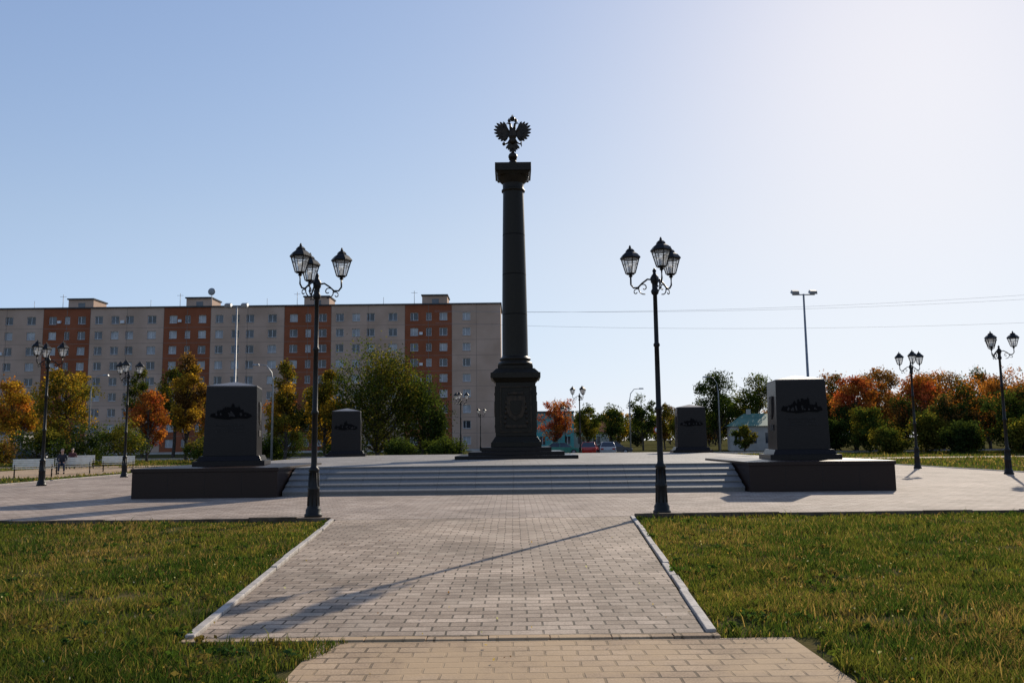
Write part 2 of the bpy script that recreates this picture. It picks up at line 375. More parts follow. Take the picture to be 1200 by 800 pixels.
m.lathe([(.34,13.84),(.36,13.9),(.22,13.98),(.14,14.1),(.2,14.16)],24,'bronze'); m.ell((0,0,14.3),(.22,.22,.2),'bronze',12)
m.obj('shaft',root,bevel=.01)
# eagle
m=MB(); zb=14.42
def feather(x,z,ang,L_,wd,y0,th=.03):
    P=[]
    for t,ww in ((0,.5),(.3,.85),(.65,1),(.88,.8),(1,.15)): P.append((t*L_,ww*wd/2))
    pts=[(a,b) for a,b in P]+[(a,-b) for a,b in reversed(P)]
    ca,sa=math.cos(ang),math.sin(ang)
    m.prism([(x+a*ca-b*sa,z+a*sa+b*ca) for a,b in pts],y0,y0+th,'bronze')
m.ell((0,0,zb+.98),(.2,.16,.34),'bronze',10); m.ell((0,-.02,zb+.68),(.14,.12,.2),'bronze',8)
for s in (-1,1):
    for i,(a,Ln) in enumerate([(66,.66),(54,.74),(42,.80),(30,.80),(17,.77),(4,.72),(-11,.66),(-26,.60),(-42,.54),(-58,.44)]):
        ang=R(a) if s>0 else R(180-a)
        feather(s*.17,zb+1.02,ang,Ln,.14,-.02+.006*(i%2)+.0015*i)
    for i,a in enumerate([55,35,10,-15,-40]):
        feather(s*.14,zb+1.02,R(a) if s>0 else R(180-a),.42,.17,-.06+.004*i)
    m.tube([(s*.1,0,zb+1.05),(s*.3,-.02,zb+1.22),(s*.44,-.02,zb+1.42)],[.09,.06,.03],8,'bronze')
    m.tube([(s*.05,0,zb+1.2),(s*.1,-.02,zb+1.36),(s*.11,-.02,zb+1.5),(s*.18,-.03,zb+1.54)],[.1,.06,.055,.055],10,'bronze')
    m.tube([(s*.18,-.03,zb+1.54),(s*.26,-.03,zb+1.53),(s*.30,-.03,zb+1.47)],[.04,.025,.006],6,'bronze')
    m.lathe([(.045,zb+1.59),(.07,zb+1.63),(.075,zb+1.69),(.04,zb+1.73),(.012,zb+1.79)],10,'bronze',c=(s*.16,-.03))
    m.tube([(s*.1,0,zb+.72),(s*.22,-.02,zb+.55),(s*.34,-.03,zb+.5)],[.07,.05,.03],8,'bronze')
    for d in (-.06,0,.06): m.tube([(s*.34,-.03,zb+.5),(s*.40,-.05,zb+.5+d),(s*.44,-.04,zb+.46+d)],[.022,.02,.005],5,'bronze')
m.tube([(.42,-.04,zb+.36),(.42,-.04,zb+.8)],.02,6,'bronze'); m.ell((.42,-.04,zb+.8),(.04,.04,.05),'bronze',6)
m.ell((-.42,-.04,zb+.5),(.085,.085,.085),'bronze',8); m.box(-.43,-.41,-.05,-.03,zb+.58,zb+.68,'bronze'); m.box(-.45,-.39,-.052,-.028,zb+.62,zb+.64,'bronze')
for i,a in enumerate([-130,-116,-103,-90,-77,-64,-50]): feather(0,zb+.66,R(a),.5+(.08 if abs(a+90)<20 else 0),.13,-.02+.005*(i%2)+.001*i)
m.lathe([(.075,zb+1.66),(.115,zb+1.73),(.13,zb+1.81),(.07,zb+1.87),(.02,zb+1.89),(.02,zb+1.96)],12,'bronze',c=(0,0))
m.box(-.05,.05,-.012,.012,zb+1.922,zb+1.942,'bronze')
m.tube([(-.17,-.03,zb+1.62),(-.12,-.03,zb+1.6),(0,-.03,zb+1.66),(.12,-.03,zb+1.6),(.17,-.03,zb+1.62)],.015,5,'bronze')
m.tube([(0,0,zb-.02),(0,0,zb+.3)],[.1,.05],10,'bronze')
m.prism([(-.13,zb+.85),(.13,zb+.85),(.13,zb+1.1),(0,zb+1.16),(-.13,zb+1.1)],-.19,-.1,'bronze')
e=m.obj('double_headed_eagle',root)
# ---------------------------------------------------------------- street lamps
def lampmesh():
    m=MB()
    m.lathe([(.19,0),(.19,.06),(.165,.08),(.165,.16),(.14,.2),(.125,.26),(.12,.55),(.13,.58),(.13,.62),(.11,.66),(.095,.95),(.115,.98),(.115,1.03),(.075,1.07),(.065,1.12),(.06,2.2),(.08,2.22),(.08,2.27),(.058,2.3),(.052,3.6),(.07,3.62),(.07,3.66),(.05,3.69),(.046,4.75),(.075,4.78),(.09,4.84),(.06,4.9),(.06,5.0),(.085,5.04),(.095,5.14),(.06,5.2),(.03,5.24),(.045,5.3),(.01,5.36)],16,'black')
    for i in range(8):
        a=i*math.pi/4; m.tube([(.128*math.cos(a),.128*math.sin(a),.24),(.1*math.cos(a),.1*math.sin(a),.95)],.012,5,'black')
    for q in range(3):
        m.T=Matrix.Rotation(q*2*math.pi/3,4,'Z')
        m.tube([(.05,0,5.1),(.16,0,5.12),(.28,0,5.04),(.38,0,4.95),(.48,0,4.95),(.54,0,5.03),(.54,0,5.2)],.02,6,'black')
        sp=[]
        for i in range(18):
            t=i/17; a=-1.8+t*7.2; r=.13*(1-t)+.015; sp.append((.25+r*math.cos(a),0,4.93+r*math.sin(a)))
        m.tube(sp,.013,5,'black')
        sp=[]
        for i in range(14):
            t=i/13; a=2.6-t*5.5; r=.075*(1-t)+.012; sp.append((.42+r*math.cos(a),0,4.85+r*math.sin(a)))
        m.tube(sp,.012,5,'black')
        c=(.54,0); z=5.2
        m.lathe([(.03,z),(.05,z+.02),(.03,z+.05),(.09,z+.06),(.105,z+.09)],6,'black',False,c=c)
        n=6
        for i in range(n):
            a0=2*math.pi*i/n; a1=2*math.pi*(i+1)/n
            p=lambda r,a,zz:(c[0]+r*math.cos(a),c[1]+r*math.sin(a),zz)
            m.tube([p(.105,a0,z+.08),p(.205,a0,z+.42)],.013,4,'black',False)
            m.add([p(.097,a0,z+.085),p(.097,a1,z+.085),p(.197,a1,z+.42),p(.197,a0,z+.42)],[(0,1,2,3)],'lglass')
            m.tube([p(.165,a0,z+.3),p(.165,a1,z+.3)],.006,4,'black',False)
        m.lathe([(.215,z+.41),(.24,z+.43),(.235,z+.455),(.17,z+.53),(.10,z+.58),(.105,z+.60),(.07,z+.64),(.03,z+.66),(.03,z+.68),(.012,z+.73)],6,'black',False,c=c)
        m.lathe([(.02,z+.09),(.03,z+.12),(.045,z+.2),(.03,z+.27)],8,'white',c=c)
    m.T=Matrix.Identity(4)
    return m
lo=lampmesh().obj('street_lamp')
first=True
for x,y,a in [(-4.34,18.27,1),(3.18,18.15,-83),(-19.2,34.2,10),(-19.7,42.5,40),(20.5,34.8,-30),(20.3,42.2,15),(-4.5,72,20),(-4.2,108,0),(5.3,66,50),(6.5,104,10)]:
    if first: o=lo; first=False
    else: o=bpy.data.objects.new('street_lamp',lo.data); COL.objects.link(o)
    o.location=(x,y,.03 if y<62 else 0); o.rotation_euler=(0,0,R(a))
def flood(x,y,h):
    m=MB(); m.lathe([(.2,0),(.2,.05),(.12,.06),(.06,h)],10,'steel')
    m.tube([(-.75,0,h-.05),(.75,0,h-.05)],.04,6,'steel')
    for s in (-.6,.6):
        m.T=Matrix.Translation((s,-.1,h+.1))@Matrix.Rotation(R(25),4,'X'); m.box(-.25,.25,-.2,.2,-.08,.12,'steel',.04,.04)
        m.T=Matrix.Identity(4)
    o=m.obj('floodlight_pole'); o.location=(x,y,0)
flood(19.6,55,11.2); flood(-20.1,60,11.6)
def roadlamp(x,y,h,s):
    m=MB(); m.tube([(0,0,0),(0,0,h*.8),(s*.15,0,h*.92),(s*.6,0,h*.99),(s*1.3,0,h)],[.11,.07,.05,.04,.035],8,'steel')
    m.box(min(s*1.2,s*1.8),max(s*1.2,s*1.8),-.13,.13,h-.08,h+.06,'steel',.05,.03)
    o=m.obj('road_lamp'); o.location=(x,y,0)
roadlamp(-20.2,70,8.3,-1); roadlamp(-17.5,86,8.6,1); roadlamp(-44.2,87,9,1); roadlamp(14.6,104,8,1); roadlamp(24.5,99,9,-1)
m=MB()
for (x0,z0,x1,z1,y) in [(-8,15.0,75,17.6,85),(-8,15.2,75,17.0,85.4),(-8,14.0,75,14.2,86)]:
    pts=[(x0+(x1-x0)*t/24,y,z0+(z1-z0)*t/24-1.1*4*(t/24)*(1-t/24)) for t in range(25)]
    m.tube(pts,.010,4,'steel')
m.obj('overhead_wires')
# ---------------------------------------------------------------- apartment block
def apartment():
    root=empty('apartment_block',(0,152,0)); rnd=random.Random(3)
    wall=MB(); win=MB(); s=152/973*1.012
    def X(u): return (u-600)*s
    segs=[]
    starts=[475-141*k for k in range(6,-1,-1)]
    for st in starts:
        segs.append((st-86,st,'cream',[10,29,46,72])); segs.append((st,st+55,'orange',[11,28,45]))
    segs.append((530,587,'cream',[17]))
    cells=[]
    for a,b,c,ws in segs:
        cur=X(a)
        for k,wx in enumerate(ws):
            hw=.72 if not(c=='orange' and k==1) else .5
            if c=='cream' and k==3: hw=.8
            c0=X(a+wx)-hw; c1=X(a+wx)+hw
            cells.append((cur,c0,c,False,0)); cells.append((c0,c1,c,True,k)); cur=c1
        cells.append((cur,X(b),c,False,0))
    FH=2.85; base=.35
    zr=[]
    for fl in range(9):
        z=base+fl*FH; zr+= [(z,z+.06,'s',fl),(z+.06,z+.85,'w',fl),(z+.85,z+2.3,'o',fl),(z+2.3,z+FH,'w',fl)]
    ztop=base+9*FH
    zr=[(0,base,'b',0)]+zr+[(ztop,ztop+.9,'w',9)]
    for (x0,x1,c,isw,k) in cells:
        for (z0,z1,t,fl) in zr:
            kk='seam' if t=='s' else ('render' if t=='b' else c)
            if isw and t=='o':
                d=.22
                zz0,zz1=(z0,z1)
                wall.add([(x0,0,zz0),(x1,0,zz0),(x1,0,zz1),(x0,0,zz1),(x0,d,zz0),(x1,d,zz0),(x1,d,zz1),(x0,d,zz1)],[(0,4,5,1),(1,5,6,2),(2,6,7,3),(3,7,4,0)],kk)
                g='glass' if rnd.random()<.62 else 'curtain'
                win.add([(x0,d,zz0),(x1,d,zz0),(x1,d,zz1),(x0,d,zz1)],[(0,1,2,3)],g)
                f=.07
                win.box(x0,x1,d-.06,d-.003,zz0,zz0+f,'white'); win.box(x0,x1,d-.06,d-.003,zz1-f,zz1,'white')
                win.box(x0,x0+f,d-.057,d-.003,zz0+f,zz1-f,'white'); win.box(x1-f,x1,d-.057,d-.003,zz0+f,zz1-f,'white')
                xm=x0+(x1-x0)*(.5 if k%2 else .38); win.box(xm-f/2,xm+f/2,d-.057,d-.003,zz0+f,zz1-f,'white')
                win.box(x0-.05,x1+.05,-.08,.0,zz0-.05,zz0-.002,'steel')
            else: wall.add([(x0,0,z0),(x1,0,z0),(x1,0,z1),(x0,0,z1)],[(0,1,2,3)],kk)
    xa,xb=cells[0][0],cells[-1][1]; zt=ztop+.9
    wall.add([(xa,0,0),(xa,12,0),(xa,12,zt),(xa,0,zt)],[(3,2,1,0)],'cream'); wall.add([(xb,0,0),(xb,12,0),(xb,12,zt),(xb,0,zt)],[(0,1,2,3)],'cream')
    wall.add([(xa,12,0),(xb,12,0),(xb,12,zt),(xa,12,zt)],[(3,2,1,0)],'cream')
    for a,b,c,ws in segs:
        for q in (a,a+(b-a)*.5): wall.box(X(q)-.03,X(q)+.03,-.012,.05,base,zt-.05,'seam')
    wall.obj('walls',root); win.obj('windows',root)
    bal=MB()
    for a,b,c,ws in segs:
        if c=='cream' and len(ws)==4:
            for fl in range(9):
                if rnd.random()<.12: bal.box(X(a+38)-.35,X(a+38)+.35,-.32,-.02,base+fl*FH+.9,base+fl*FH+1.45,'white')
    for st in starts:
        for fl in range(9):
            if rnd.random()<.2: bal.box(X(st+19)-.3,X(st+19)+.3,-.3,-.015,base+fl*FH+1.0,base+fl*FH+1.5,'white')
    bal.obj('air_conditioners',root)
    r=MB(); r.box(xa-.2,xb+.2,-.25,12.2,zt+.003,zt+.25,'roof')
    for st in starts:
        r.box(X(st+18),X(st+48),3,8,zt+.25,zt+2.2,'cream'); r.box(X(st+17),X(st+49),2.7,8.3,zt+2.203,zt+2.45,'roof')
        r.box(X(st+30),X(st+38),2.95,3.0,zt+.6,zt+1.6,'glass')
        r.tube([(X(st+8),4,zt),(X(st+8),4,zt+3.4)],.05,5,'steel'); r.tube([(X(st+8)-.6,4,zt+3),(X(st+8)+.6,4,zt+3)],.03,4,'steel')
        r.tube([(X(st-30),5,zt),(X(st-30),5,zt+2.4)],.04,5,'steel')
    r.ell((X(242),2.5,zt+3.4),(.7,.15,.7),'steel',8); r.tube([(X(242),2.7,zt),(X(242),2.7,zt+3)],.06,5,'steel')
    r.obj('roof',root)
apartment()
def lowhouse(name,x,y,w_,d,h,wallk,roofk,rh,rz=0,nw=4):
    root=empty(name,(x,y,0),rz); m=MB()
    cw=w_/nw; 
    for i in range(nw):
        a=-w_/2+i*cw; c0,c1=a+cw*.28,a+cw*.72
        for z0,z1 in [(0,1),(1,min(2.4,h-.5)),(min(2.4,h-.5),h)]:
            for p,q in ((a,c0),(c0,c1),(c1,a+cw)):
                if p==c0 and z0==1:
                    m.add([(p,.12,z0),(q,.12,z0),(q,.12,z1),(p,.12,z1)],[(0,1,2,3)],'glass')
                    m.add([(p,0,z0),(q,0,z0),(q,0,z1),(p,0,z1),(p,.12,z0),(q,.12,z0),(q,.12,z1),(p,.12,z1)],[(0,4,5,1),(1,5,6,2),(2,6,7,3),(3,7,4,0)],wallk)
                    m.box((p+q)/2-.03,(p+q)/2+.03,.06,.115,z0,z1,'white')
                else: m.add([(p,0,z0),(q,0,z0),(q,0,z1),(p,0,z1)],[(0,1,2,3)],wallk)
    W=w_/2
    m.add([(-W,0,0),(-W,d,0),(-W,d,h),(-W,0,h)],[(3,2,1,0)],wallk); m.add([(W,0,0),(W,d,0),(W,d,h),(W,0,h)],[(0,1,2,3)],wallk); m.add([(-W,d,0),(W,d,0),(W,d,h),(-W,d,h)],[(3,2,1,0)],wallk)
    m.obj('walls',root)
    r=MB()
    if rh>.5:
        r.add([(-W-.4,-.4,h+.002),(W+.4,-.4,h+.002),(W+.4,d+.4,h+.002),(-W-.4,d+.4,h+.002),(-W+rh*1.2,d/2,h+rh),(W-rh*1.2,d/2,h+rh)],[(0,1,5,4),(1,2,5),(2,3,4,5),(3,0,4),(3,2,1,0)],roofk)
        r.box(-W*.3-.3,-W*.3+.3,d/2-.3,d/2+.3,h+rh*.5,h+rh+.6,'render')
    else: r.box(-W-.15,W+.15,-.15,d+.15,h+.002,h+rh,roofk)
    r.obj('roof',root)
lowhouse('teal_shop_building',6.4,150,9,14,6.6,'teal','roof',.35,0,4)
lowhouse('green_roofed_house',33.2,112,8,9,3.3,'render','greenroof',1.8,R(-12),4)
lowhouse('red_roofed_house',16,160,9,8,3.2,'render','orange',2.2,0,3)
lowhouse('low_shop_building',-70,104,18,8,3.2,'render','roof',.3,0,6)
# ---------------------------------------------------------------- vegetation
GREEN=(.055,.08,.018); DGREEN=(.028,.045,.014); OLIVE=(.12,.11,.02); YEL=(.33,.21,.03); ORA=(.33,.13,.03); RED=(.32,.075,.03); BRN=(.15,.085,.03)
def leafquads(P,size,rng):
    n=len(P); a=rng.normal(size=(n,3)); a/=np.linalg.norm(a,axis=1)[:,None]; b=rng.normal(size=(n,3)); b=np.cross(a,b); b/=np.linalg.norm(b,axis=1)[:,None]
    s=(size*rng.uniform(.6,1.3,n))[:,None]; a=a*s*.5; b=b*s*.33
    V=np.empty((n,4,3)); V[:,0]=P-a; V[:,1]=P-b; V[:,2]=P+a; V[:,3]=P+b
    return V.reshape(-1,3)
def branchquads(p0,p1,r0,r1,n=5):
    p0=np.array(p0,float);p1=np.array(p1,float); t=p1-p0; t/=np.linalg.norm(t)+1e-9; u=np.cross(t,(0.3,.9,.1)); u/=np.linalg.norm(u); w_=np.cross(t,u)
    out=[]
    for i in range(n):
        a=2*math.pi*i/n; b=2*math.pi*(i+1)/n
        d0=math.cos(a)*u+math.sin(a)*w_; d1=math.cos(b)*u+math.sin(b)*w_
        out+=[p0+r0*d0,p0+r0*d1,p1+r1*d1,p1+r1*d0]
    return out
def treegeo(h,wd,c1,c2,n,leaf,rng,trunk=.18,shape='round',K=30,mixp=.35):
    tz=h*trunk; clumps=[]
    while len(clumps)<K:
        q=rng.uniform(-1,1,3)
        if np.linalg.norm(q)>1 or np.linalg.norm(q)<.25: continue
        zz=(q[2]+1)/2
        if shape=='cone': f=(1-zz)**.6*1.15+.12
        elif shape=='birch': f=.9*math.sin(min(1,(zz*.85+.15))*math.pi)**.5
        else: f=1
        z=tz+(h-tz)*(.08+.84*zz); clumps.append((q[0]*wd/2*.78*f,q[1]*wd/2*.78*f,z,wd*rng.uniform(.10,.21)))
    cl=np.array(clumps)
    idx=rng.integers(0,K,n); d=rng.normal(size=(n,3)); d/=np.linalg.norm(d,axis=1)[:,None]
    rr=rng.uniform(0,1,n)**.5*(1+.35*(rng.uniform(0,1,n)<.1))
    P=cl[idx,:3]+d*(cl[idx,3]*rr)[:,None]*np.array([1,1,.85 if shape!='willow' else 1.5])
    if shape=='willow': P[:,2]-=np.abs(rng.normal(0,.5,n))
    P[:,2]=np.maximum(P[:,2],.25)
    V=leafquads(P,leaf,rng)
    cm=(rng.uniform(0,1,K)<mixp); base=np.where(cm[:,None],np.array(c2),np.array(c1)); base=base*rng.uniform(.55,1.35,(K,1))
    c=base[idx]*rng.uniform(.65,1.4,(n,1)); sw=rng.uniform(0,1,n)<.14; c[sw]=np.array(c2)*rng.uniform(.6,1.3,(sw.sum(),1))
    C=np.repeat(c,4,axis=0)
    B=[]; r=max(.07,h*.018); pts=[(0,0,-.1)]; x=y=0
    for i in range(1,7):
        x+=rng.normal(0,.02*h*.3); y+=rng.normal(0,.02*h*.3); pts.append((x,y,h*.86*i/6))
    for i in range(6): B+=branchquads(pts[i],pts[i+1],r*(1-i/6.6),r*(1-(i+1)/6.6),7)
    for k in range(K):
        z=cl[k,2]; zt=max(tz*.8,z-wd*.3-rng.uniform(0,.1)*h); fi=min(5.99,zt/(h*.86)*6); i=int(fi); f=fi-i
        p=np.array(pts[i])*(1-f)+np.array(pts[i+1])*f; e=cl[k,:3]; mid=(p+e)/2+np.array([0,0,-.05*wd])
        B+=branchquads(p,mid,r*.38,r*.24,4)+branchquads(mid,e,r*.24,r*.08,4)
        for _ in range(2):
            e2=e+rng.normal(0,cl[k,3]*.6,3); B+=branchquads(mid*.3+e*.7,e2,r*.12,r*.04,3)
    B=np.array(B)
    return V,C,B
def tree(name,x,y,h,wd,c1,c2,n=5000,leaf=.24,seed=0,**kw):
    rng=np.random.default_rng(seed+int(abs(x*37))+int(y*13)); V,C,B=treegeo(h,wd,c1,c2,int(n*1.3),leaf*1.08,rng,**kw)
    A=np.vstack([V,B]); C=np.vstack([C,np.full((len(B),3),.05)])
    mi=np.concatenate([np.zeros(len(V)//4),np.ones(len(B)//4)])
    o=npmesh(name,A,4,['leaf','bark'],mi,C); o.location=(x,y,0); return o
# left side
tree('yellow_maple_tree',-48.5,90,11.2,7.5,YEL,OLIVE,6500,K=40,trunk=.12)
tree('yellow_maple_tree',-57.0,95,10.8,6.5,YEL,ORA,5500,trunk=.12)
tree('poplar_tree',-51,115,13,6,GREEN,OLIVE,4500)
tree('poplar_tree',-45.5,112,13.4,6,OLIVE,GREEN,5500)
tree('poplar_tree',-66,112,9,8,GREEN,YEL,4500)
tree('poplar_tree',-41,114,10,7,GREEN,DGREEN,4500)
tree('poplar_tree',-31,118,9,7,OLIVE,DGREEN,4500)
tree('poplar_tree',-25,112,7.5,6,GREEN,DGREEN,4500)
tree('red_rowan_tree',-35,80,7.4,4.6,ORA,RED,4600,leaf=.2,trunk=.1)
tree('birch_tree',-33.6,86,11.8,5,YEL,BRN,7000,shape='birch',trunk=.1,K=36)
tree('birch_tree',-36.5,100,9.2,4,ORA,YEL,3500)
tree('birch_tree',-29,104,8.5,4.5,YEL,ORA,3500)
tree('larch_tree',-20.5,75,9.4,3.8,OLIVE,YEL,5500,leaf=.2,shape='cone',trunk=.1)
tree('larch_tree',-18.0,80,9.8,5.6,YEL,OLIVE,6500,leaf=.22,shape='cone',trunk=.1)
tree('willow_tree',-13.0,80,11.6,10,GREEN,OLIVE,15000,leaf=.2,shape='willow',trunk=.08,K=80)
tree('willow_tree',-8.8,81,8.8,6.4,GREEN,DGREEN,7500,leaf=.2,shape='willow',trunk=.06,K=44)
for x,y,h,wd,c1,c2 in [(-32.5,70,3.9,5,GREEN,OLIVE),(-36.5,70,3.7,5.5,DGREEN,GREEN),(-41,72,3.4,5,GREEN,OLIVE),(-6,72,2.3,4.5,GREEN,DGREEN),(-9.5,71,1.9,4,DGREEN,GREEN),(-46,74,2.6,5,BRN,OLIVE),(-27,74,2.2,4.5,OLIVE,GREEN),(-14.5,73,2.0,4.5,GREEN,OLIVE),(-22.5,76,2.2,4.5,GREEN,DGREEN),(-24.5,90,3.4,6,DGREEN,GREEN),(-29,88,3.6,6,DGREEN,OLIVE)]:
    tree('shrub',x,y,h,wd,c1,c2,3500,leaf=.16,trunk=.02,K=26)
# right side
tree('red_maple_tree',6.6,132,9.9,6.8,RED,ORA,4500)
tree('ash_tree',11,125,6.8,4.5,GREEN,OLIVE,3000); tree('ash_tree',14,120,6.6,5,DGREEN,GREEN,3000)
tree('ash_tree',20.2,130,9.4,4.8,DGREEN,GREEN,3500); tree('ash_tree',17,135,7,5,OLIVE,YEL,3000)
tree('yellow_maple_tree',12.5,140,8,5,OLIVE,GREEN,3000); tree('yellow_maple_tree',24.5,135,7.8,5,OLIVE,BRN,3000)
tree('ash_tree',29.6,120,11.8,8,DGREEN,GREEN,8000,trunk=.1,K=40); tree('ash_tree',35.8,123,11.6,7.6,GREEN,OLIVE,7500,trunk=.1,K=40)
tree('ash_tree',33,128,9,6,DGREEN,OLIVE,4000); tree('ash_tree',26,126,6.5,6,GREEN,OLIVE,4000,trunk=.05)
tree('yellow_maple_tree',29,105,3.4,3.4,OLIVE,GREEN,2500,trunk=.08)
k=0
for x,y,h,wd,c1,c2 in [(38,104,7.8,5.5,DGREEN,ORA),(41.5,101,10.2,6.5,ORA,RED),(45.5,105,10.8,7,ORA,BRN),(49,99,10.2,6.5,RED,ORA),(53,103,10.6,7,ORA,BRN),(57,100,10.1,7,BRN,ORA),(61,103,10.6,7.5,ORA,GREEN),(66,101,10,7.5,GREEN,ORA),(72,104,10.4,8,DGREEN,ORA),(78,100,10,8,ORA,BRN),(43,112,10.6,7,GREEN,ORA),(50,112,11.4,8,BRN,ORA),(57,113,11.8,8,ORA,GREEN),(64,114,11.8,8,GREEN,ORA),(71,115,11.6,8,ORA,BRN)]:
    tree('autumn_maple_tree',x,y,h,wd,c1,c2,6500,seed=k,trunk=.08,K=40); k+=1
for x,y,h,wd,c1,c2 in [(37.5,88,5.2,5,GREEN,OLIVE),(44,84,6.2,5.6,DGREEN,BRN),(49.5,80,6.8,6,DGREEN,BRN),(52,74,7.6,6.5,DGREEN,OLIVE),(46.5,78,5.8,5.6,DGREEN,GREEN),(57,76,8.2,7.5,DGREEN,GREEN),(40.5,82,4.0,5,OLIVE,GREEN),(35,92,3.6,4.6,GREEN,DGREEN),(41,76,2.8,4.6,DGREEN,GREEN),(47,86,6.8,6.5,DGREEN,ORA),(40,98,5.5,6.5,DGREEN,GREEN),(53,88,7.2,7,DGREEN,ORA),(62,84,8.2,7.5,DGREEN,BRN),(36,80,2.4,4.4,GREEN,OLIVE),(44,72,3.0,5,OLIVE,GREEN),(49,72,4.4,5.5,DGREEN,GREEN),(43.5,94,6.5,6.5,DGREEN,BRN),(31,90,2.0,4.5,GREEN,DGREEN)]:
    tree('field_maple_bush',x,y,h,wd,c1,c2,5500,leaf=.2,trunk=.04,K=34)
VV=[];CC=[];BB=[]
rng=np.random.default_rng(77); pal=[DGREEN,GREEN,OLIVE,BRN,DGREEN,ORA,GREEN]
for row in range(2):
  x=-240+row*3
  while x<330:
    y=rng.uniform(185,225) if row==0 else rng.uniform(250,300)
    h=rng.uniform(9,13) if x>60 else rng.uniform(8,11)
    if -30<x<45: h=rng.uniform(6.5,9.5)
    if row: h*=1.2
    wd=rng.uniform(7,11)
    c1=np.array(pal[rng.integers(0,len(pal))])*1.1+.018; c2=np.array(pal[rng.integers(0,len(pal))])+.016  # added pale lift paints distance haze into the leaf colours
    V,C,B=treegeo(h,wd,c1,c2,2600,.6,rng,trunk=.03,K=20); off=np.array([x,y,0]); VV.append(V+off);CC.append(C);BB.append(B+off); x+=rng.uniform(3.5,6)
A=np.vstack(VV+BB); nv=sum(len(v) for v in VV); nb=len(A)-nv
npmesh('distant_trees',A,4,['leaf','bark'],np.concatenate([np.zeros(nv//4),np.ones(nb//4)]),np.vstack(CC+[np.full((nb,3),.04)]))
# ---------------------------------------------------------------- lawn
TR=np.random.default_rng(4); GRD=TR.uniform(-1,1,(6,128,128))
def vn(x,y,s,k):
    u=(x*s+500.3); v=(y*s+300.7); i=np.floor(u).astype(int); j=np.floor(v).astype(int); f=u-i; g=v-j; f=f*f*(3-2*f); g=g*g*(3-2*g)
    G=GRD[k]; a=G[i%128,j%128];b=G[(i+1)%128,j%128];c=G[i%128,(j+1)%128];d=G[(i+1)%128,(j+1)%128]
    return (a*(1-f)+b*f)*(1-g)+(c*(1-f)+d*f)*g
def blades(name,x,y,hb,wb,rng,dryk=1.0):
    n=len(x); a=vn(x,y,.7,0)*.6+vn(x,y,2.1,1)*.5+vn(x,y,6,2)*.35
    h=hb*(1+.6*a)*rng.uniform(.5,1.5,n); tall=rng.uniform(0,1,n)<.03; h[tall]*=1.8
    th=rng.uniform(0,2*np.pi,n); ln=rng.uniform(.1,.9,n)*h; la=rng.uniform(0,2*np.pi,n)
    dx,dy=np.cos(th)*wb/2,np.sin(th)*wb/2
    z=np.full(n,-.005)
    B0=np.stack([x-dx,y-dy,z],1);B1=np.stack([x+dx,y+dy,z],1)
    mx=x+np.cos(la)*ln*.35; my=y+np.sin(la)*ln*.35; mz=h*.6
    M0=np.stack([mx-dx*.7,my-dy*.7,mz],1);M1=np.stack([mx+dx*.7,my+dy*.7,mz],1)
    T=np.stack([x+np.cos(la)*ln,y+np.sin(la)*ln,h],1)
    Q=np.stack([B0,B1,M1,M0],1)
    Q2=np.stack([M0,M1,T,T-np.array([0,0,.0005])],1)
    V=np.concatenate([Q,Q2],1).reshape(-1,3)
    g1=np.array([.036,.066,.016]); g2=np.array([.125,.130,.032]); br=np.array([.23,.165,.075])
    t=np.clip(.42+.85*(vn(x,y,1.3,3)*.7+vn(x,y,4,4)*.5)+rng.normal(0,.25,n),0,1)[:,None]; c=g1*(1-t)+g2*t
    c*=rng.uniform(.6,1.4,(n,1)); patch=np.clip(vn(x,y,.5,5)+.8*vn(x,y,2.6,1)-.02,0,1.3)
    dry=rng.uniform(0,1,n)<(.12+.5*patch)*dryk
    c[dry]=br*rng.uniform(.5,1.3,(dry.sum(),1))
    C=np.repeat(c,8,axis=0)
    return npmesh(name,V,4,['grass'],None,C)
rng=np.random.default_rng(21)
n=520000
yy=4.3*np.exp(rng.uniform(0,1,n)*math.log(17.48/4.3)); xx=rng.uniform(-1,1,n)*(.66*yy+1.2)
def onpath(x,y):
    jit=.03*np.sin(y*9)+.02*np.sin(y*23)+.04*vn(x*0,y,5,0)
    a=(y>Y0-.12)&(x>xl(y)-.03+jit*.6)&(x<xr(y)+.03+jit*.6)
    eL=-1.55+.28*vn(x*0,y,2.2,1)+.14*vn(x*0,y,8,2); eR=2.2+.26*vn(x*0+3,y,2.2,3)+.14*vn(x*0,y,8,4)
    b=(y<=Y0-.12)&(x>eL)&(x<eR); return a|b
keep=~onpath(xx,yy)
bare=np.exp(-(((xx-3.3)/.55)**2+((yy-7.5)/.25)**2))+.7*np.exp(-(((xx+1.9)/.5)**2+((yy-6.6)/.5)**2))+.6*np.exp(-(((xx-2.6)/.35)**2+((yy-6.3)/.9)**2))
keep&=rng.uniform(0,1,n)>bare*.95
keep&=rng.uniform(0,1,n)<(.66+.5*vn(xx,yy,1.9,2)+.4*vn(xx,yy,5.5,3))
xx,yy=xx[keep],yy[keep]
blades('lawn_grass',xx,yy,.060+.0*yy,.0045+.0008*yy,rng)
